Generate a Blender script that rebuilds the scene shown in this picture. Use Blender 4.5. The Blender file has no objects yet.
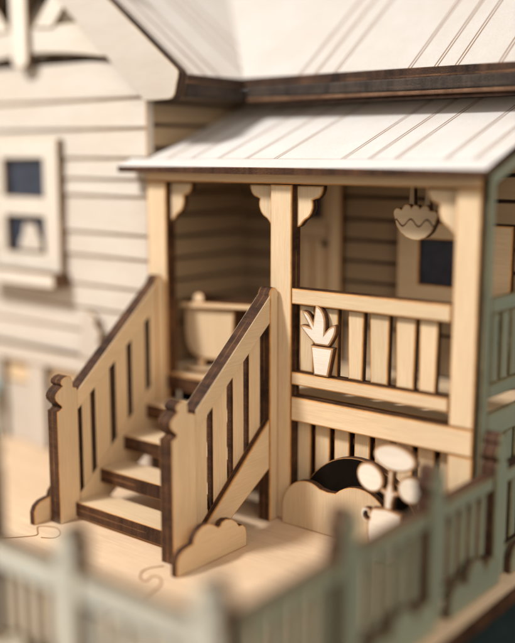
import bpy, bmesh, math, random
from mathutils import Matrix, Vector
random.seed(7)
S = bpy.context.scene
COL = S.collection

# ------------------------------------------------------------------ camera
cam_d = bpy.data.cameras.new('camera')
cam_d.sensor_fit = 'VERTICAL'; cam_d.sensor_height = 24; cam_d.sensor_width = 24
cam_d.lens = 981.5 / 643 * 24
cam_d.clip_start = .05; cam_d.clip_end = 200
cam_d.dof.use_dof = True
cam_d.dof.focus_distance = 7.22
cam_d.dof.aperture_fstop = .09
cam_d.dof.aperture_blades = 0
cam = bpy.data.objects.new('camera', cam_d); COL.objects.link(cam)
YAW, PITCH = .684278, .1683518
cam.location = (4.49716, -5.78163, 2.80933)
cam.rotation_euler = (math.pi / 2 - PITCH, 0, YAW)
S.camera = cam

# ------------------------------------------------------------------ light: one window-like key lamp, soft room light, an added warm fill
W = bpy.data.worlds.new('World'); S.world = W; W.use_nodes = True
bg = W.node_tree.nodes['Background']
bg.inputs[0].default_value = (1.0, .955, .90, 1); bg.inputs[1].default_value = .52

def area_lamp(name, aim, az, el, dist, size, power, col):
    d = Vector((math.cos(el) * math.sin(az), math.cos(el) * math.cos(az), -math.sin(el)))
    L = bpy.data.lights.new(name, 'AREA'); L.shape = 'DISK'; L.size = size; L.energy = power; L.color = col
    o = bpy.data.objects.new(name, L); COL.objects.link(o)
    o.location = Vector(aim) - d * dist
    o.rotation_euler = d.to_track_quat('-Z', 'Y').to_euler()
    return o
area_lamp('key_lamp', (0, 0, 1.2), math.radians(26), math.radians(46), 16, 2.4, 2450, (1.0, .98, .955))
area_lamp('fill_lamp', (0, -.3, 1.0), math.radians(-62), math.radians(22), 14, 8.0, 600, (1.0, .86, .68))  # added fill with no visible source, brightens the shaded side faces
S.view_settings.view_transform = 'Standard'; S.view_settings.look = 'None'
S.view_settings.exposure = .14; S.view_settings.gamma = 1
S.cycles.max_bounces = 8; S.cycles.diffuse_bounces = 5

# ------------------------------------------------------------------ materials
def nt(name):
    m = bpy.data.materials.new(name); m.use_nodes = True
    t = m.node_tree; b = t.nodes['Principled BSDF']
    return m, t, b
def N(t, kind, **kw):
    n = t.nodes.new(kind)
    for k, v in kw.items(): setattr(n, k, v)
    return n
def math_node(t, op, a, b=None, c=None):
    n = N(t, 'ShaderNodeMath', operation=op)
    for i, v in enumerate((a, b, c)):
        if v is None: continue
        if isinstance(v, (int, float)): n.inputs[i].default_value = v
        else: t.links.new(v, n.inputs[i])
    return n.outputs[0]
def mix(t, fac, a, b, blend='MIX'):
    n = N(t, 'ShaderNodeMix', data_type='RGBA', blend_type=blend)
    if isinstance(fac, (int, float)): n.inputs[0].default_value = fac
    else: t.links.new(fac, n.inputs[0])
    for i, v in ((6, a), (7, b)):
        if isinstance(v, tuple): n.inputs[i].default_value = (*v[:3], 1)
        else: t.links.new(v, n.inputs[i])
    return n.outputs[2]
def ramp(t, val, p0, p1):
    n = N(t, 'ShaderNodeMapRange'); t.links.new(val, n.inputs[0])
    n.inputs[1].default_value = p0; n.inputs[2].default_value = p1
    return n.outputs[0]
def obj_coord(t):
    c = N(t, 'ShaderNodeTexCoord').outputs['Object']
    r = N(t, 'ShaderNodeObjectInfo').outputs['Random']
    sc = math_node(t, 'MULTIPLY', r, 37.0)
    cb = N(t, 'ShaderNodeCombineXYZ')
    for i in range(3): t.links.new(sc, cb.inputs[i])
    a = N(t, 'ShaderNodeVectorMath', operation='ADD'); t.links.new(c, a.inputs[0]); t.links.new(cb.outputs[0], a.inputs[1])
    return c, a.outputs[0], r
def noise(t, vec, scale, stretch, detail=4, rough=.6):
    mp = N(t, 'ShaderNodeMapping'); t.links.new(vec, mp.inputs[0])
    mp.inputs['Scale'].default_value = stretch
    n = N(t, 'ShaderNodeTexNoise'); t.links.new(mp.outputs[0], n.inputs[0])
    n.inputs['Scale'].default_value = scale; n.inputs['Detail'].default_value = detail; n.inputs['Roughness'].default_value = rough
    return n.outputs[0]

def wood(name, base, axis, var=.16, rough=.62, tint=(.5, .3, .15), spec=.25, lines=None, line_axis=0, line_mask=None):
    """plywood face: fine fibres along one local axis, soft cloudy tone, faint pores; optional laser engraved line pairs"""
    m, t, b = nt(name)
    c, v, r = obj_coord(t)
    st = {0: (3.0, 70, 70), 1: (70, 3.0, 70), 2: (70, 70, 3.0)}[axis]; st = tuple(q * 1.5 for q in st)
    st2 = {0: (1.2, 16, 16), 1: (16, 1.2, 16), 2: (16, 16, 1.2)}[axis]
    fine = noise(t, v, 1.0, st, 5, .7)
    band = noise(t, v, .6, st2, 3, .5)
    cloud = noise(t, v, 2.2, (1, 1, 1), 2, .5)
    dark = tuple(x * (1 - var * 1.6) * (1 - .35 * (1 - y)) for x, y in zip(base, (1, .85, .7)))
    lite = tuple(min(.92, x * (1 + var * .55)) for x in base)
    f = math_node(t, 'ADD', math_node(t, 'MULTIPLY', ramp(t, fine, .3, .7), .72), math_node(t, 'MULTIPLY', ramp(t, band, .3, .7), .28))
    col = mix(t, f, dark, lite)
    col = mix(t, math_node(t, 'MULTIPLY', ramp(t, cloud, .4, .75), .12), col, tint)
    pore = ramp(t, noise(t, v, 1.7, st, 2, .5), .70, .76)
    col = mix(t, math_node(t, 'MULTIPLY', pore, .35), col, tuple(x * .5 for x in base))
    hv = N(t, 'ShaderNodeHueSaturation')
    t.links.new(math_node(t, 'MULTIPLY_ADD', r, .18, .90), hv.inputs['Value']); t.links.new(col, hv.inputs['Color'])
    col = hv.outputs[0]
    bump_h = fine
    if lines:
        sep = N(t, 'ShaderNodeSeparateXYZ'); t.links.new(c, sep.inputs[0])
        u = sep.outputs[line_axis]
        wob = math_node(t, 'MULTIPLY_ADD', noise(t, v, 1.5, (1, 1, 1), 2), .006, -.003)
        u = math_node(t, 'ADD', u, wob)
        tot = None
        for x in lines:
            d = math_node(t, 'ABSOLUTE', math_node(t, 'SUBTRACT', u, x))
            k = math_node(t, 'COMPARE', d, .0125, .0058)
            tot = k if tot is None else math_node(t, 'MAXIMUM', tot, k)
        if line_mask:
            ax, lo, hi = line_mask
            w = sep.outputs[ax]
            tot = math_node(t, 'MULTIPLY', tot, math_node(t, 'GREATER_THAN', w, lo))
            tot = math_node(t, 'MULTIPLY', tot, math_node(t, 'LESS_THAN', w, hi))
            e = math_node(t, 'COMPARE', w, lo, .005)
            tot = math_node(t, 'MAXIMUM', tot, math_node(t, 'MULTIPLY', e, .6))
        col = mix(t, math_node(t, 'MULTIPLY', tot, .88), col, (.20, .10, .045))
        bump_h = math_node(t, 'SUBTRACT', fine, tot)
    t.links.new(col, b.inputs['Base Color'])
    b.inputs['Roughness'].default_value = rough; b.inputs['Specular IOR Level'].default_value = spec
    bp = N(t, 'ShaderNodeBump'); bp.inputs['Strength'].default_value = .25; bp.inputs['Distance'].default_value = .006
    t.links.new(bump_h, bp.inputs['Height']); t.links.new(bp.outputs[0], b.inputs['Normal'])
    return m

TL = .06                                    # one plywood layer
def burnt(name, dark=(.022, .010, .006), mid=(.115, .050, .023), light=(.29, .14, .06)):
    """laser burnt cut edge: char, brown streaks across the layers, a thin paler line where two layers meet (local z is the thickness)"""
    m, t, b = nt(name)
    c, v, r = obj_coord(t)
    sep = N(t, 'ShaderNodeSeparateXYZ'); t.links.new(c, sep.inputs[0])
    z = sep.outputs[2]
    n1 = noise(t, v, 16, (1, 1, .25), 4, .65)
    n2 = noise(t, v, 75, (1, 1, 1), 3, .6)
    n3 = noise(t, v, 3.5, (1, 1, 1), 2, .5)
    zz = math_node(t, 'ADD', z, math_node(t, 'MULTIPLY_ADD', n1, .012, -.006))
    fr = math_node(t, 'FRACT', math_node(t, 'MULTIPLY', zz, -1.0 / TL))
    edge = math_node(t, 'ABSOLUTE', math_node(t, 'SUBTRACT', fr, .5))           # .5 at a layer face, 0 at its middle
    col = mix(t, math_node(t, 'MULTIPLY_ADD', ramp(t, n1, .32, .7), .6, math_node(t, 'MULTIPLY', ramp(t, n3, .35, .7), .4)), dark, mid)
    col = mix(t, math_node(t, 'MULTIPLY', ramp(t, edge, .37, .48), ramp(t, n3, .38, .72)), col, light)
    col = mix(t, math_node(t, 'MULTIPLY', ramp(t, n2, .70, .76), .45), col, (.40, .30, .23))  # pale specks are glints painted into the edge colour
    t.links.new(col, b.inputs['Base Color'])
    b.inputs['Roughness'].default_value = .6; b.inputs['Specular IOR Level'].default_value = .16
    bp = N(t, 'ShaderNodeBump'); bp.inputs['Strength'].default_value = .7; bp.inputs['Distance'].default_value = .012
    t.links.new(math_node(t, 'ADD', n2, n1), bp.inputs['Height']); t.links.new(bp.outputs[0], b.inputs['Normal'])
    return m
def plain(name, col, rough=.6, spec=.3):
    m, t, b = nt(name)
    c, v, r = obj_coord(t)
    n = noise(t, v, 9, (1, 1, 1), 4)
    t.links.new(mix(t, ramp(t, n, .3, .7), tuple(x * .75 for x in col), tuple(x * 1.2 for x in col)), b.inputs['Base Color'])
    b.inputs['Roughness'].default_value = rough; b.inputs['Specular IOR Level'].default_value = spec
    return m

PINE, CREAM, SAGE, PALE = (.77, .59, .385), (.635, .575, .505), (.262, .298, .226), (.88, .80, .70)
IVORY = (.75, .685, .60)
LIT_SAGE = (.68, .67, .58)  # the same sage paint with sunlight put into a paler colour
BURNT = burnt('burnt_edge')
CHAR = burnt('charred_edge', (.022, .014, .011), (.075, .042, .028), (.24, .125, .065))
FASC = burnt('fascia_edge', (.016, .009, .006), (.095, .047, .028), (.24, .12, .055))
GREENEDGE = burnt('burnt_green_edge', (.035, .017, .010), (.11, .05, .028), (.24, .13, .07))
FAM = {}
for nm, base, sc, ed in (('pine', PINE, (.30, .14, .045), BURNT), ('cream', CREAM, (.50, .32, .17), CHAR), ('sage', SAGE, (.16, .15, .085), GREENEDGE), ('pale', PALE, (.13, .05, .018), BURNT), ('ivory', IVORY, (.52, .36, .20), burnt('soft_brown_edge', (.08, .045, .025), (.16, .09, .05), (.34, .21, .12))), ('sunlit_sage', LIT_SAGE, (.40, .36, .25), GREENEDGE)):
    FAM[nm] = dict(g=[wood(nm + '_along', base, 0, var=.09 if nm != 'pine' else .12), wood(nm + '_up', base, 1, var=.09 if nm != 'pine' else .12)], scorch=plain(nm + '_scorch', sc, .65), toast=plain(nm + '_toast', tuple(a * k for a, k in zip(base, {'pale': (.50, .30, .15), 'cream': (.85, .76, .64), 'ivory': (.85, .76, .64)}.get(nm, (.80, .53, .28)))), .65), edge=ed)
GLASS = plain('dark_pane', (.036, .042, .062), .16, .6)
BLACKP = plain('black_stain_and_shade', (.009, .006, .004), .9, .04)  # stain of the bush dome, and shade painted on sheets under the porch
BROWN = plain('dark_brown_knob', (.06, .03, .015), .5)

# ------------------------------------------------------------------ helpers
ORI = {'front': Matrix(((1, 0, 0), (0, 0, -1), (0, 1, 0))),      # local x,y,z -> world +X,+Z,-Y
       'side': Matrix(((0, 0, 1), (1, 0, 0), (0, 1, 0))),        # -> +Y,+Z,+X
       'top': Matrix.Identity(3)}
def root(name, label, cat, loc, group=None):
    o = bpy.data.objects.new(name, None); COL.objects.link(o)
    o.location = loc; o.empty_display_size = .1
    o['label'] = label; o['category'] = cat
    if group: o['group'] = group
    return o
def tag(o, label, cat, group=None):
    o['label'] = label; o['category'] = cat
    if group: o['group'] = group
    return o
def wloc(o):
    p = Vector(o.location)
    while o.parent: o = o.parent; p += Vector(o.location) if o.type == 'EMPTY' else Vector((0, 0, 0))
    return p
WORLD = {}
def place(o, parent, M):
    """set the wanted world matrix M under any parent chain"""
    WORLD[o.name] = M
    if parent is not None:
        o.parent = parent
        PM = WORLD.get(parent.name, Matrix.Translation(parent.location))
        o.matrix_local = PM.inverted() @ M
    else: o.matrix_world = M
    COL.objects.link(o)
    return o
def outline_mesh(name, pts, t, bev, holes=()):
    c = bpy.data.curves.new('tmp', 'CURVE'); c.dimensions = '2D'; c.fill_mode = 'BOTH'
    c.extrude = t / 2 - bev; c.bevel_depth = bev; c.offset = -bev; c.bevel_resolution = 1
    def ar(P): return sum(P[i][0] * P[(i + 1) % len(P)][1] - P[(i + 1) % len(P)][0] * P[i][1] for i in range(len(P)))
    for k, P in enumerate([pts] + list(holes)):
        P = list(P)
        if (ar(P) < 0) != (k > 0): P.reverse()
        s = c.splines.new('POLY'); s.points.add(len(P) - 1); s.use_cyclic_u = True
        for p, q in zip(s.points, P): p.co = (q[0], q[1], 0, 1)
    o = bpy.data.objects.new('tmp', c)
    m = bpy.data.meshes.new_from_object(o)
    bpy.data.objects.remove(o); bpy.data.curves.remove(c)
    m.name = name
    bm = bmesh.new(); bm.from_mesh(m)
    bmesh.ops.remove_doubles(bm, verts=bm.verts, dist=1e-5)
    bmesh.ops.recalc_face_normals(bm, faces=bm.faces)
    for v in bm.verts: v.co.z -= t / 2                       # visible face at local z = 0
    bm.to_mesh(m); bm.free()
    return m
def plate(name, parent, ori, pos, pts, t=TL, fam='pine', bev=.012, holes=(), grain=None, mats=None, tilt=0, clean=False):
    """a laser cut plywood piece: outline in the two world axes of its orientation, its face at pos, t thick behind it"""
    xs = [p[0] for p in pts]; ys = [p[1] for p in pts]
    cx, cy = (min(xs) + max(xs)) / 2, (min(ys) + max(ys)) / 2
    loc = [(p[0] - cx, p[1] - cy) for p in pts]; hl = [[(p[0] - cx, p[1] - cy) for p in h] for h in holes]
    m = outline_mesh(name, loc, t, bev, hl)
    F = FAM[fam]
    if grain is None: grain = 0 if max(xs) - min(xs) > max(ys) - min(ys) else 1
    for x in (mats or (F['g'][grain], F['edge'], F['g'][grain] if clean else F['scorch'])): m.materials.append(x)
    m.materials.append(F['toast'] if not mats and not clean else m.materials[2])
    for p in m.polygons:
        nz = abs(p.normal.z)
        p.material_index = 0 if nz > .98 else (3 if nz > .6 else (2 if nz > .15 else 1))
        p.use_smooth = False
    o = bpy.data.objects.new(name, m)
    w = {'front': (cx, pos, cy), 'side': (pos, cx, cy), 'top': (cx, cy, pos)}[ori]
    return place(o, parent, Matrix.Translation(w) @ ORI[ori].to_4x4() @ Matrix.Rotation(math.radians(random.uniform(-tilt, tilt)), 4, 'Z'))
def rect(a0, a1, b0, b1): return [(a0, b0), (a1, b0), (a1, b1), (a0, b1)]
def smooth(pts, n=5):
    """closed Catmull-Rom"""
    out = []; L = len(pts)
    for i in range(L):
        p0, p1, p2, p3 = (Vector(pts[(i + k) % L]) for k in (-1, 0, 1, 2))
        for j in range(n):
            s = j / n
            out.append(tuple(.5 * ((2 * p1) + (p2 - p0) * s + (2 * p0 - 5 * p1 + 4 * p2 - p3) * s * s + (3 * p1 - p0 - 3 * p2 + p3) * s ** 3)))
    return out
def arc(cx, cy, r, a0, a1, n=12, ry=None):
    return [(cx + r * math.cos(math.radians(a0 + (a1 - a0) * i / n)), cy + (ry or r) * math.sin(math.radians(a0 + (a1 - a0) * i / n))) for i in range(n + 1)]
def mesh_obj(name, parent, verts, faces, mats, loc=(0, 0, 0), idx=None, smooth_=False, bev=0):
    m = bpy.data.meshes.new(name); m.from_pydata([Vector(v) - Vector(loc) for v in verts], [], faces)
    for x in mats: m.materials.append(x)
    if idx:
        for p, i in zip(m.polygons, idx): p.material_index = i
    bm = bmesh.new(); bm.from_mesh(m); bmesh.ops.recalc_face_normals(bm, faces=bm.faces)
    if bev: bmesh.ops.bevel(bm, geom=bm.edges[:], offset=bev, segments=1, affect='EDGES')
    bm.to_mesh(m); bm.free()
    for p in m.polygons: p.use_smooth = smooth_
    o = bpy.data.objects.new(name, m)
    return place(o, parent, Matrix.Translation(loc))
def siding(name, parent, ori, pos, a0, a1, cuts, lip=.022, t=.06, fam='cream', groove=None):
    """lapped boards: one closed profile with a burnt lip at the foot of each board, extruded along the wall"""
    cuts = sorted(cuts, reverse=True)                         # heights, top to bottom
    prof = [(-t, cuts[0]), (0.0, cuts[0])]; tags = [1]
    for k in range(1, len(cuts)):
        h = cuts[k]
        prof.append((lip, h + .012)); tags.append(0)
        if k < len(cuts) - 1:
            prof.append((lip - .006, h + .003)); tags.append(1)
            prof.append((-.012, h)); tags.append(1)
            prof.append((-.004, h - .018)); tags.append(1)
            prof.append((0.0, h - .022)); tags.append(1)
    prof.append((lip, cuts[-1])); prof.append((-t, cuts[-1]))
    tags = tags + [1] * (len(prof) - len(tags))
    n = len(prof)
    V = []
    for a in (a0, a1):
        for d, z in prof: V.append((a, pos - d, z) if ori == 'front' else (pos + d, a, z))
    F = [[i, (i + 1) % n, n + (i + 1) % n, n + i] for i in range(n)]
    idx = []
    for i in range(n):
        d0, d1 = prof[i], prof[(i + 1) % n]
        idx.append(0 if abs(d1[1] - d0[1]) > .05 else 1)
    F += [list(range(n)), list(range(2 * n - 1, n - 1, -1))]; idx += [1, 1]
    ax = 0 if ori == 'front' else 1
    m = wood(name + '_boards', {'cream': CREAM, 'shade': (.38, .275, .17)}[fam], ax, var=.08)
    return mesh_obj(name, parent, V, F, [m, groove or CHAR], loc=((a0 + a1) / 2, pos, cuts[-1]) if ori == 'front' else (pos, (a0 + a1) / 2, cuts[-1]), idx=idx)
def slab(name, parent, quad, drop, topm, edgem, loc):
    """a flat sheet (quad of top corners, counter-clockwise from above), drop = vertical thickness"""
    n = len(quad)
    V = list(quad) + [(q[0], q[1], q[2] - drop) for q in quad]
    F = [list(range(n)), list(range(2 * n - 1, n - 1, -1))] + [[i, n + i, n + (i + 1) % n, (i + 1) % n] for i in range(n)]
    return mesh_obj(name, parent, V, F, [topm, edgem], loc=loc, idx=[0, 0] + [1] * n)

# ------------------------------------------------------------------ setting
def box(name, parent, x0, x1, y0, y1, z0, z1, mats, idx=None):
    V = [(x0, y0, z1), (x1, y0, z1), (x1, y1, z1), (x0, y1, z1)]
    return slab(name, parent, V, z1 - z0, mats[0], mats[-1], ((x0 + x1) / 2, (y0 + y1) / 2, z1))
BX = 1.96
gm = wood('yard_board', (.74, .555, .38), 0, var=.14)
ground = box('ground', None, -9.0, BX, -3.05, 9.0, -.12, 0, [gm, BURNT]); ground['kind'] = 'structure'
table = box('tabletop', None, -30, 30, -30, 30, -.35, -.125, [plain('teal_cloth', (.007, .019, .018), .9)]); table['kind'] = 'structure'
def seam(pts, w=.009):
    pts = [Vector((*p, 0)) for p in pts]
    V, F = [], []
    for i, p in enumerate(pts):
        d = (pts[min(i + 1, len(pts) - 1)] - pts[max(i - 1, 0)]).normalized()
        nrm = Vector((-d.y, d.x, 0)) * w / 2
        for z in (.001, .005):
            V += [p + nrm + Vector((0, 0, z)), p - nrm + Vector((0, 0, z))]
    for i in range(len(pts) - 1):
        a, b = 4 * i, 4 * i + 4
        F += [[a + 2, b + 2, b + 3, a + 3], [a, a + 2, a + 3, a + 1]] if i == 0 else [[a + 2, b + 2, b + 3, a + 3]]
        F += [[a, b, b + 2, a + 2], [a + 1, a + 3, b + 3, b + 1]]
    return mesh_obj('puzzle_seam', ground, V, F, [plain('engraved_line', (.36, .20, .085))], loc=tuple(pts[0]))
def open_smooth(P, n=4):
    out = []
    for i in range(len(P) - 1):
        p0, p1, p2, p3 = Vector(P[max(i - 1, 0)]), Vector(P[i]), Vector(P[i + 1]), Vector(P[min(i + 2, len(P) - 1)])
        for j in range(n):
            s = j / n
            out.append(tuple(.5 * ((2 * p1) + (p2 - p0) * s + (2 * p0 - 5 * p1 + 4 * p2 - p3) * s * s + (3 * p1 - p0 - 3 * p2 + p3) * s ** 3)))
    return out + [tuple(P[-1])]
seam(open_smooth([(-1.95, -2.02), (-1.6, -1.80), (-1.355, -1.632), (-1.215, -1.47), (-1.20, -1.41), (-1.27, -1.355), (-1.32, -1.30), (-1.22, -1.24), (-1.14, -1.25), (-1.06, -1.31), (-1.05, -1.38), (-1.13, -1.43)]))
seam(open_smooth([(-.06, -1.22), (-.115, -1.32), (-.10, -1.40), (-.03, -1.47), (.02, -1.47), (.0, -1.40), (.04, -1.37), (.13, -1.44), (.17, -1.57), (.20, -1.70), (.13, -1.78), (.18, -1.95), (.30, -2.2)]))

# ------------------------------------------------------------------ the house
H = root('doll_house', 'cream laser-cut wooden doll house with lapped siding, burnt eaves and engraved roof sheets', 'doll house', (-1.4, 1.0, 0))
XW, YG, YB = -1.44, .07, 1.32                # side wall of the gable wing, gable front, main front wall
siding('gable_wall', H, 'front', YG, -4.6, XW - .012, [3.60, 3.28, 3.03, 2.78, 2.60, 2.455, 2.128, 1.92, 1.656, 1.44, 1.23, 1.0], t=.06, lip=.016, groove=plain('scorched_groove', (.40, .30, .21), .7))
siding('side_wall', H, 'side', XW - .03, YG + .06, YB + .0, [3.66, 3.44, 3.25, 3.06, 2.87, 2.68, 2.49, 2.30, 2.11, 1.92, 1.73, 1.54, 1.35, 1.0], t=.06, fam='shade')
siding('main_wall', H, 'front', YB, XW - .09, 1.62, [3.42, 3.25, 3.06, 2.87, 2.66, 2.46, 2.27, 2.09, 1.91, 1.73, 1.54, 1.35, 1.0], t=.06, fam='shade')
cream_lines = lambda nm, lines, ax, msk: wood(nm, (.64, .605, .57) if ax == 0 else (.74, .70, .665), 1 if ax == 0 else 0, var=.07, lines=lines, line_axis=ax, line_mask=msk)
# corner strip where gable front meets its side wall
plate('corner_board', H, 'side', XW, rect(YG - .02, YG + .058, 1.0, 3.5), t=.02, fam='cream')
# roofs
SL = .78
GX, GZ, MY, MZ = -1.03, 3.445, .80, 3.45
rx, ry = -2.96, .80 + (-1.03 + 2.96)
MRL = [-.43, -.27, -.08, .60, .82, .99, 1.33, 1.53, 1.74]
mloc = (0, MY, MZ)
slab('main_roof', H, [(GX, MY, MZ), (1.86, MY, MZ), (1.86, 3.2, MZ + SL * 2.4), (GX - 2.4, 3.2, MZ + SL * 2.4)], .075,
     cream_lines('main_roof_sheet', MRL, 0, None), FASC, mloc)
gz = lambda x: GZ + SL * (GX - x)
slab('gable_roof', H, [(GX, .005, GZ), (GX, MY, GZ), (rx, ry, gz(rx)), (rx, .005, gz(rx))], .075,
     cream_lines('gable_roof_sheet', [.17, .33, .50, .9, 1.06, 1.22], 1, None), CHAR, (GX, 0, GZ))
slab('gable_roof', H, [(2 * rx - GX, .005, GZ), (rx, .005, gz(rx)), (rx, ry, gz(rx)), (2 * rx - GX, ry, GZ)], .075,
     FAM['cream']['g'][0], CHAR, (2 * rx - GX, 0, GZ))
def bar(name, x0, x1, y0, y1, z0, z1, mat=FASC, bev=.01):
    V = [(x, y, z) for x in (x0, x1) for y in (y0, y1) for z in (z0, z1)]
    F = [[0, 1, 3, 2], [4, 6, 7, 5], [0, 4, 5, 1], [2, 3, 7, 6], [0, 2, 6, 4], [1, 5, 7, 3]]
    return mesh_obj(name, H, V, F, [mat], loc=(x0, (y0 + y1) / 2, z1), bev=bev)
DARKB = burnt('fascia_char', (.020, .015, .012), (.085, .062, .048), (.12, .07, .045))
LIGHTB = burnt('fascia_lip', (.10, .05, .028), (.24, .13, .075), (.34, .2, .11))
bar('fascia', GX + .06, 1.86, MY - .035, MY + .03, 3.282, 3.372, DARKB)                  # main eave: burnt strip under the sheet edge
bar('fascia', GX + .06, 1.86, MY - .028, MY + .03, 3.252, 3.279, LIGHTB, .006)
bar('fascia', GX + .06, 1.86, MY + .012, MY + .07, 3.222, 3.249, FASC)
bar('fascia', GX - .045, GX + .012, .085, MY + .05, 3.262, 3.366, DARKB)                  # gable eave
bar('soffit', GX + .0, 1.86, MY + .075, YB + .05, 3.30, 3.33, FAM['cream']['g'][0], .004)
# bargeboards and truss of the gable
def mir(P): return [(2 * rx - a, b) for a, b in reversed(P)]
BB = [(-1.11, 3.245), (-1.07, 3.255), (-1.045, 3.285), (-1.005, 3.415), (-1.00, 3.45), (-1.02, 3.475), (rx, 3.475 + SL * (-1.02 - rx)), (rx, 4.575), (-1.387, 3.24)]
plate('bargeboard', H, 'front', -.03, BB, t=.11, fam='cream', bev=.008)
plate('bargeboard', H, 'front', -.03, mir(BB), t=.11, fam='cream', bev=.008)
col = [(-4.35, 3.93), (-1.62, 3.93), (-1.78, 3.64)] + [(-1.9 - 1.0 * i / 10, 3.625 + .08 * math.sin(math.pi * i / 20)) for i in range(11)] + [(-3.0 - 1.0 * i / 10, 3.705 - .08 * i / 10) for i in range(1, 11)] + [(-4.15, 3.64)]
plate('collar_beam', H, 'front', -.0, col, t=.06, fam='ivory')
plate('king_post', H, 'front', -.055, [(-3.07, 4.9), (-3.07, 3.66)] + arc(-2.955, 3.66, .115, 180, 360, 8, .085) + [(-2.84, 4.9)], t=.06, fam='ivory')
BR = [(-2.79, 3.925), (-2.53, 3.905), (-1.95, 4.47), (-2.13, 4.60)]
plate('brace', H, 'front', -.02, BR, t=.05, fam='ivory')
plate('brace', H, 'front', -.02, mir(BR), t=.05, fam='ivory')
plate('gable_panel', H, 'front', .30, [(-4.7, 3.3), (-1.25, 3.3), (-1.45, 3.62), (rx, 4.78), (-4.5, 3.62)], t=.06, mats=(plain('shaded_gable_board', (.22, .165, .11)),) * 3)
# gable window
WX0, WX1 = -3.43, -2.52
wf = plate('window', H, 'front', -.02, rect(WX0, WX1, 1.74, 2.95), t=.085, fam='ivory',
           holes=[rect(-3.32, -2.725, 2.42, 2.775), rect(-3.31, -2.73, 1.90, 2.245)])
plate('pane', wf, 'front', .045, rect(-3.36, -2.66, 1.85, 2.82), t=.015, mats=(GLASS, GLASS, GLASS))
plate('sill', wf, 'front', -.15, rect(-3.58, -2.47, 1.615, 1.735), t=.215, fam='ivory')
# skirt of the gable wing: beam, posts, scalloped bracket
plate('floor_beam', H, 'front', -.01, rect(-4.6, -1.46, .835, .985), t=.12, fam='cream')
for x in (-4.45, -3.75, -3.085, -2.35):
    plate('foundation_post', H, 'front', .0, rect(x, x + .245, .0, .832), t=.12, fam='cream')
plate('skirt_board', H, 'front', .06, rect(-4.6, -1.5, .0, .60), t=.06, fam='cream')
plate('skirt_backing', H, 'front', .075, rect(-4.6, -1.5, .61, .99), t=.03)
BK = [(-2.285, .992), (-2.245, 1.36), (-2.20, 1.42), (-2.13, 1.42), (-2.05, 1.38), (-2.075, 1.31), (-2.02, 1.27), (-2.0, 1.21), (-2.035, 1.17), (-1.985, 1.10), (-1.98, .992)]
plate('scalloped_bracket', H, 'front', -.03, BK, t=.05, fam='cream')
# door behind the porch
door = plate('door', H, 'front', YB - .055, rect(-.90, -.435, 1.0, 2.62), t=.02, fam='pine')
plate('pane', door, 'front', YB - .068, rect(-.80, -.50, 2.25, 2.54), t=.012, mats=(GLASS, GLASS, FAM['pine']['scorch']))
plate('rail', door, 'front', YB - .075, rect(-.895, -.44, 2.12, 2.20), t=.018, fam='pine')
for k in range(3): plate('panel', door, 'front', YB - .068, rect(-.87 + k * .14, -.76 + k * .14, 1.08, 2.08), t=.012, fam='pine')
plate('handle', door, 'front', YB - .09, arc(-.475, 2.04, .03, 0, 330, 11), t=.02, bev=.004, mats=(BROWN, BROWN, BROWN))
plate('door_frame', H, 'front', YB - .085, [(-1.0, 1.0), (-.905, 1.0), (-.905, 2.64), (-.43, 2.64), (-.43, 1.0), (-.30, 1.0), (-.30, 2.76), (-1.0, 2.76)], t=.06, fam='pine')
# window behind the porch
w2 = plate('window', H, 'front', YB - .085, rect(.265, 1.28, 1.60, 2.27), t=.06, fam='pine', holes=[rect(.47, 1.07, 1.765, 2.135)])
plate('pane', w2, 'front', YB - .04, rect(.42, 1.12, 1.72, 2.18), t=.012, mats=(GLASS, GLASS, GLASS))
plate('sill', w2, 'front', YB - .12, rect(.22, 1.32, 1.535, 1.595), t=.10, fam='pine')
# ------------------------------------------------------------------ porch
P = root('porch', 'covered wooden porch with slatted railing and a pale sloping roof sheet', 'porch', (.1, .6, 0))
LX0, LX1, CX0, CX1, RX0, RX1 = -1.405, -1.19, -.097, .105, 1.441, 1.624
def post(x0, x1, z0, z1):
    a = plate('post', P, 'front', 0, rect(x0, x1, z0, z1), t=.12)
    return a
post(LX0, LX1, 0, 2.592); post(CX0, CX1, 0, 2.592); post(RX0, RX1, 1.004, 2.592); post(RX0, RX1, 0, .808)
plate('lintel', P, 'front', -.003, rect(LX0, RX1, 2.596, 2.705), t=.12)
plate('floor_beam', P, 'front', -.003, rect(CX1 + .003, RX1, .812, 1.0), t=.12)
plate('floor', P, 'top', .996, rect(-1.50, RX1, .136, YB - .07), t=.12)
plate('floor', P, 'top', .998, rect(LX1 + .004, CX0 - .004, .012, .132), t=.12)
# roof sheet
RS = .37; rz = lambda y: 2.718 + RS * (y + .13)
PL = [-1.19, -.93, -.645, -.36, -.08, .525, .745, .955, 1.335, 1.55]
porch_roof_mat = wood('porch_roof_sheet', (.66, .64, .62), 1, var=.06, lines=PL, line_axis=0, line_mask=(1, .165, 9))
slab('roof', P, [(-1.61, -.13, rz(-.13)), (1.708, -.13, rz(-.13)), (1.708, YB - .03, rz(YB - .03)), (XW + .03, YB - .03, rz(YB - .03)), (XW + .03, .03, rz(.03)), (-1.61, .03, rz(.03))], .052,
     porch_roof_mat, BURNT, (0, -.13, rz(-.13)))
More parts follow.
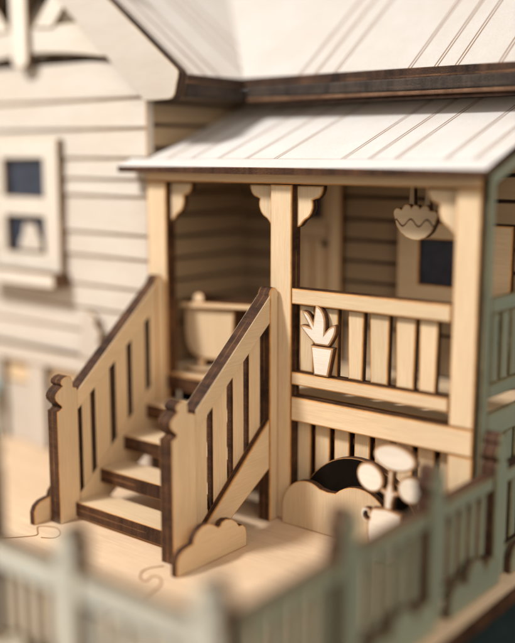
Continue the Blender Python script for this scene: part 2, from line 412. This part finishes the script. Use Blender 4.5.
# scalloped brackets
def bracket(x, s):
    pts = [(0, 0), (.24, 0), (.238, -.03), (.225, -.065), (.20, -.09), (.165, -.10), (.145, -.11), (.15, -.135), (.15, -.165), (.135, -.205), (.11, -.235), (.075, -.255), (.055, -.275), (.04, -.295), (.018, -.308), (0, -.31)]
    Q = [(x + s * a, 2.588 + b) for a, b in pts]
    return plate('bracket', P, 'front', .055, Q, t=.06, grain=1)
bracket(LX1 + .003, 1); bracket(CX0 - .003, -1); bracket(CX1 + .003, 1); bracket(RX0 - .003, -1)
# front railing
R = plate('railing', P, 'front', -.004, rect(CX1 + .004, RX0 - .004, 1.71, 1.828), t=.13)
plate('bottom_rail', R, 'front', -.004, rect(CX1 + .004, RX0 - .004, 1.094, 1.192), t=.13)
for a, b in ((.145, .285), (.375, .497), (.582, .72), (.77, .933), (.985, 1.145), (1.17, 1.315)):
    d = (b - a) * .06
    plate('baluster', R, 'front', .05, [(a + d, 1.195), (b - d, 1.195), (b, 1.707), (a, 1.707)], t=.06, grain=1, tilt=.5)
# slatted skirt below the floor
K = plate('skirt_rail', P, 'front', .17, rect(CX1 + .0, RX1, .66, .72), t=.05)
for k in range(8):
    a = .085 + .178 * k
    plate('slat', K, 'front', .10, rect(a, a + .138, 0, .804), t=.06, grain=1, tilt=.3)
plate('stair_shade_sheet', P, 'front', .14, rect(LX1, CX0, .42, .87), t=.06, mats=(BLACKP,) * 3)  # added black sheet standing in for the shade under the porch floor
plate('skirt_backing', P, 'front', .55, rect(LX0, RX1, 0, .86), t=.03, mats=(BLACKP,) * 3)  # black sheet, the darkness behind the slats painted as colour
# painted end panel facing the side yard
SX = 1.675
E_ = plate('end_panel', P, 'side', SX, [(.02, 0), (.105, 0), (.105, 2.62), (1.20, 3.02), (1.20, 0), (1.29, 0), (1.29, 3.15), (.02, 2.685)], t=.036, fam='sage', grain=1, mats=(FAM['sage']['g'][1], BURNT, FAM['sage']['scorch']))
plate('handrail', E_, 'side', SX, rect(.108, 1.197, 1.775, 1.885), t=.036, fam='sage')
plate('bottom_rail', E_, 'side', SX, rect(.108, 1.197, 1.20, 1.30), t=.036, fam='sage')
plate('floor_beam', E_, 'side', SX, rect(.108, 1.197, .92, 1.10), t=.036, fam='sage')
for k in range(7):
    a = .15 + .15 * k
    plate('baluster', E_, 'side', SX - .012, rect(a, a + .10, 1.30, 1.775), t=.03, fam='sage')
for k in range(7):
    a = .13 + .15 * k
    plate('slat', E_, 'side', SX - .014, rect(a, a + .115, 0, .92), t=.03, fam='sage')

# ------------------------------------------------------------------ staircase
T = root('staircase', 'open wooden staircase with burnt tread edges leading up to the porch', 'staircase', (-.67, -.6, 0))
XR, XL = -.014, -1.215
ST = [(-1.02, .145), (-.76, .355), (-.50, .565), (-.24, .775)]
for y, z in ST:
    plate('tread', T, 'top', z, rect(XL + .003, XR - .123, y, y + .275), t=.12, bev=.006, grain=0)
plate('tread', T, 'top', .985, rect(XL + .003, XR - .123, .0, .01 + .0), t=.12, bev=.004)
def finial(y0, z0, w):
    """newel top: shoulder, ball, neck and cap, then down to the handrail"""
    prof = [(0, 0), (.03, .006), (.05, .022), (.046, .038), (.02, .06), (-.006, .088), (-.014, .112), (-.006, .138), (.022, .163), (.052, .180), (.062, .19), (.05, .20), (.044, .215), (.052, .238), (.08, .254), (.115, .259), (.14, .25), (.156, .228), (.16, .2), (.16, .168), (.175, .16)]
    return [(y0 + a, z0 + b) for a, b in prof]
def newel(parent, x, t, yr):
    pts = [(yr, 0), (-1.17, 0)] + finial(-1.17, .893, .2) + [(-.975, 1.05), (yr, 1.05 - (.975 + yr) * -.863 if False else 1.05 + (.975 + yr) * .0)]
    # handrail side: straight down
    pts[-1] = (yr, 1.03)
    return plate('newel', parent, 'side', x, pts, t=t, grain=1, bev=.005)
def hand(y): return 1.055 + .866 * (y + .93)
def low(y): return .905 + .80 * (y + .93)
def stair_rail(xf, mirror):
    """xf = face towards +X; two layers: rails full thickness, balusters one layer, stringer the other"""
    pts = [(-.10, 0), (-.004, 0), (-.004, 1.75)] + arc(-.052, 1.755, .056, 0, 180, 8, .075) + [(-.10, 1.74), (-.10, 0)][:-1]
    ry_ = plate('railing', T, 'side', xf, pts, t=.12, grain=1)                       # the upper post carries the panel
    newel(ry_, xf, .12, -.93 if not mirror else -.967)
    h0 = -.929 if not mirror else -.966
    plate('handrail', ry_, 'side', xf, [(h0, low(h0)), (-.103, low(-.103)), (-.103, hand(-.103)), (h0, hand(h0))], t=.12, grain=0, bev=.004, clean=True)
    fx = xf - .06 if not mirror else xf - .001
    B = ((-.925, -.752), (-.687, -.532), (-.464, -.343), (-.279, -.148)) if not mirror else ((-.925, -.838), (-.787, -.633), (-.569, -.444), (-.388, -.237), (-.179, -.103))
    for a, b in B:
        f = lambda y: .105 + .86 * (y + .93) - .16
        plate('baluster', ry_, 'side', fx, [(a, max(.02, f(a)) if not mirror else .205 + .918 * (a + .963)), (b, max(.02, f(b)) if not mirror else .205 + .918 * (b + .963)), (b, low(b) - .001), (a, low(a) - .001)], t=.058 if not mirror else .117, grain=1, bev=.003, clean=mirror)
    if mirror: plate('stringer', ry_, 'side', xf - .001, [(-.963, .0), (-.80, .0), (-.53, .172), (-.103, .43), (-.103, .99), (-.963, .20)], t=.118, grain=1, bev=.003, clean=True)
    else: plate('stringer', ry_, 'side', xf, [(-.927, .0), (-.80, .0), (-.53, .172), (-.103, .43), (-.103, .82), (-.524, .457), (-.927, .11)], t=.058, grain=0)
stair_rail(XR, False)
stair_rail(XL, True)

# ------------------------------------------------------------------ cloud shaped bushes
def bush_piece(name, label, x, flip=False):
    pts = [(-1.306, 0), (-1.306, .10), (-1.285, .145), (-1.24, .175), (-1.19, .185), (-1.145, .19), (-1.135, .225), (-1.10, .265), (-1.045, .29), (-.985, .29), (-.93, .265), (-.885, .232), (-.862, .235), (-.845, .258), (-.80, .268), (-.74, .252), (-.69, .215), (-.66, .175), (-.62, .172), (-.588, .145), (-.575, .095), (-.575, 0)]
    o = plate(name, None, 'side', x, pts, t=.06, bev=.007)
    return tag(o, label, 'bush')
b1 = bush_piece('cloud_bush', 'low scalloped wooden bush at the foot of the nearer newel post', .15)
b2 = bush_piece('cloud_bush', 'low scalloped wooden bush beyond the farther stair rail, mostly hidden behind its newel', -1.36)
big = root('cloud_bush', 'big two-lobed wooden bush with a black dome behind it, standing under the porch railing', 'bush', (.55, -.03, 0))
BP = smooth([(.07, .0), (.10, .14), (.17, .26), (.28, .345), (.38, .37), (.455, .345)], 4)[:21]
bp = [(.065, 0)] + arc(.30, .12, .235, 172, 60, 12, .26) + [(.487, .335)] + arc(.76, .10, .30, 132, 8, 14, .325) + [(1.06, 0)]
plate('front_panel', big, 'front', -.05, bp, t=.06, bev=.007, grain=1)
plate('back_panel', big, 'front', .035, [(.17, 0)] + arc(.70, .0, .55, 165, 15, 24, .615) + [(1.23, 0)], t=.06, bev=.006, mats=(BLACKP, BURNT, FAM['pine']['scorch']))

# ------------------------------------------------------------------ small cut-outs
pp = root('potted_plant', 'pale wooden potted plant with pointed leaves on the porch railing', 'potted plant', (.39, -.04, 1.2))
LV = [(.335, 1.425), (.27, 1.475), (.20, 1.545), (.19, 1.557), (.21, 1.566), (.245, 1.566), (.277, 1.56), (.25, 1.60), (.215, 1.65), (.208, 1.668), (.225, 1.674), (.262, 1.665), (.29, 1.64), (.313, 1.602), (.318, 1.63), (.325, 1.68), (.332, 1.718), (.342, 1.728), (.356, 1.725), (.39, 1.70), (.415, 1.665), (.428, 1.62), (.43, 1.575), (.428, 1.54), (.45, 1.565), (.48, 1.585), (.505, 1.594), (.521, 1.585), (.523, 1.56), (.517, 1.525), (.50, 1.49), (.47, 1.44), (.455, 1.425)]
plate('leaves', pp, 'front', -.012, LV, t=.06, fam='pale', bev=.017, grain=0)
plate('pot', pp, 'front', -.012, [(.322, 1.195), (.455, 1.195), (.503, 1.422), (.292, 1.422)], t=.06, fam='pale', bev=.017, grain=0)
for c in pp.children: c.location.y -= .062 if False else 0

fl = root('flower_jug', 'pale wooden jug holding three round blooms in front of the big bush', 'flower jug', (1.1, -.25, 0))
def ell(cx, cy, a, b, rot=0, n=28):
    r = math.radians(rot); out = []
    for i in range(n):
        t = 2 * math.pi * i / n; u, v = a * math.cos(t), b * math.sin(t)
        out.append((cx + u * math.cos(r) - v * math.sin(r), cy + u * math.sin(r) + v * math.cos(r)))
    return out
FY = -.25
stem = plate('stem', fl, 'front', FY, [(1.10, .405), (1.165, .405), (1.17, .46), (1.185, .51), (1.225, .525), (1.225, .555), (1.178, .552), (1.168, .60), (1.176, .70), (1.128, .70), (1.128, .60), (1.11, .55), (1.07, .565), (1.06, .53), (1.10, .51)], t=.06, fam='pale', bev=.017, grain=1)
plate('bloom', fl, 'front', FY - .004, ell(1.178, .785, .168, .096, -3), t=.06, fam='pale', bev=.018, grain=0)
plate('bloom', fl, 'front', FY - .004, ell(.988, .612, .116, .103, -35), t=.06, fam='pale', bev=.018, grain=0)
plate('bloom', fl, 'front', FY - .004, ell(1.31, .585, .104, .098, 10), t=.06, fam='pale', bev=.018, grain=0)
plate('jug', fl, 'front', FY - .002, [(1.03, .0), (1.17, .0), (1.215, .06), (1.24, .14), (1.25, .26), (1.242, .40), (1.12, .418), (1.01, .40), (.995, .375), (.975, .39), (.945, .385), (.921, .355), (.922, .31), (.945, .285), (.968, .275), (.965, .2), (.98, .1), (1.0, .04)], t=.06, fam='pale', bev=.017,
      holes=[ell(.963, .335, .02, .033, 25, 12)], grain=0)

hb = root('hanging_basket', 'scalloped wooden hanging basket under the porch roof by the corner post', 'hanging basket', (.96, .3, 2.21))
BY = .30
BO = [(.80, 2.36), (.815, 2.31), (.85, 2.262), (.90, 2.228), (.955, 2.212), (1.0, 2.212), (1.055, 2.232), (1.10, 2.272), (1.13, 2.33), (1.135, 2.36)] + arc(1.115, 2.39, .035, -30, 110, 4) + arc(1.045, 2.425, .037, 0, 140, 5) + arc(.97, 2.425, .037, 20, 160, 5) + arc(.90, 2.43, .035, 20, 160, 5) + arc(.825, 2.40, .037, 40, 200, 5)
bk = plate('basket', hb, 'front', BY, BO, t=.06, bev=.007, grain=0)
wv = [(.805 + .325 * i / 24, 2.335 + .026 * math.sin(2 * math.pi * (i / 24 * 2.5 + .25)) * (1 if i % 24 else .4)) for i in range(25)]
plate('wavy_trim', bk, 'front', BY - .004, [(a, b - .006) for a, b in wv] + [(a, b + .006) for a, b in reversed(wv)], t=.004, bev=.0008, mats=(BURNT,) * 3)
for x0, x1 in ((.875, .925), (1.0, 1.05)):
    plate('hanger', hb, 'front', BY + .065, [(x0, 2.42), (x1, 2.42), (x1 - .005, 2.52), ((x0 + x1) / 2 + .012, 2.86), ((x0 + x1) / 2 - .012, 2.86), (x0 + .005, 2.52)], t=.05, bev=.005)

gr = root('pedestal_tub', 'round-bellied wooden tub with a flat overhanging top and knob, inside the porch', 'tub', (-1.06, .35, 1.0))
GY = .26
plate('kettle', gr, 'front', GY, [(-1.225, 1.525), (-1.235, 1.40), (-1.232, 1.30), (-1.215, 1.215), (-1.175, 1.15), (-1.11, 1.112), (-1.03, 1.10), (-.86, 1.11), (-.76, 1.15), (-.70, 1.25), (-.68, 1.55)], t=.24, bev=.012, grain=1)
plate('shelf', gr, 'front', GY - .05, [(-1.245, 1.528), (-.42, 1.58), (-.42, 1.625), (-1.245, 1.575)], t=.36, bev=.008, grain=0)
plate('knob', gr, 'front', GY - .02, [(-1.12, 1.578), (-1.0, 1.588), (-1.005, 1.645), (-1.03, 1.665), (-1.08, 1.66), (-1.115, 1.635)], t=.1, bev=.006)
plate('leg', gr, 'front', GY - .01, rect(-1.085, -1.005, 1.032, 1.098), t=.12)
plate('foot', gr, 'top', 1.03, ell(-1.04, GY + .02, .17, .15), t=.03, bev=.005)

orn = plate('window_ornament', None, 'front', -.005, [(-3.13, 1.925), (-2.80, 1.925), (-2.81, 2.02), (-2.86, 2.10), (-2.87, 2.16), (-2.92, 2.18), (-2.97, 2.165), (-3.03, 2.185), (-3.06, 2.13), (-3.06, 2.08), (-3.11, 2.02)], t=.03, fam='cream', bev=.005)
tag(orn, 'small pale ornament standing in the lower window opening', 'ornament')
blue = plate('garden_ornament', None, 'front', -.14, smooth([(-3.85, .0), (-3.62, .0), (-3.60, .36), (-3.52, .46), (-3.50, .55), (-3.62, .62), (-3.80, .55)], 4), t=.12, mats=(plain('pale_blue_paint', (.40, .60, .66), .6),) * 3)
tag(blue, 'small pale blue garden ornament below the gable wing at the picture edge', 'ornament')
# ------------------------------------------------------------------ fences
def fence(name, label, ori, pos, posts, tall=None, fam='sage', skip=(), rail=.09):
    """posts = positions along the run; the painted face looks along +X (side) or -Y (front)"""
    a0, a1 = posts[0], posts[-1]
    loc = (pos, (a0 + a1) / 2, 0) if ori == 'side' else ((a0 + a1) / 2, pos, 0)
    F = root(name, label, 'fence', loc, 'sage fences round the yard')
    out = 1 if ori == 'side' else -1                            # which way the face looks along its axis
    w = .17
    for p in posts:
        if p in skip: continue
        top = (.79 if fam == 'sage' else .74) if not (tall and p in tall) else 1.12
        pts = [(p - w / 2, 0), (p + w / 2, 0), (p + w / 2, top), (p + .05, top + .02), (p + .085, top + .07), (p + .08, top + .11), (p + .045, top + .14), (p + .06, top + .165), (p + .04, top + .2), (p, top + .215),
               (p - .04, top + .2), (p - .06, top + .165), (p - .045, top + .14), (p - .08, top + .11), (p - .085, top + .07), (p - .05, top + .02), (p - w / 2, top)]
        plate('post', F, ori, pos + out * .03, pts, t=.13, fam=fam, grain=1)
    for q0, q1 in zip(posts, posts[1:]):
        b0, b1 = q0 + w / 2 + .003, q1 - w / 2 - .003
        plate('rail', F, ori, pos + out * .015, rect(b0, b1, .72 - rail, .72), t=.11, fam=fam)
        plate('rail', F, ori, pos + out * .015, rect(b0, b1, .10, .18), t=.11, fam=fam)
        n = 5; g = (b1 - b0) / n
        for k in range(n):
            plate('picket', F, ori, pos - out * .02, rect(b0 + g * k + .03, b0 + g * (k + 1) - .03, .183, .717 - rail), t=.045, fam=fam, grain=1, tilt=.6)
        L = b1 - b0
        cl = [(b0, 0.0), (b1, 0.0), (b1, .14)]
        for k, (c, r, h) in enumerate(((.83, .17, .22), (.5, .2, .28), (.17, .17, .2))):
            cl += arc(b0 + L * c, .09, L * r * .98, 12, 168, 8, h - .09)
        cl += [(b0, .12)]
        plate('cloud_trim', F, ori, pos + out * .085, cl, t=.06, fam=fam, grain=0)
    return F
fence('picket_fence', 'sage green picket fence running back along the side yard', 'side', 1.78, [-2.66, -1.70, -.78, .08, 1.0], skip=(-2.66,))
fence('picket_fence', 'sunlit-coloured sage picket fence across the very front of the yard, most out of focus', 'front', -2.73, [.04, .76, 1.72], tall=(.04,), fam='sunlit_sage', rail=.15)
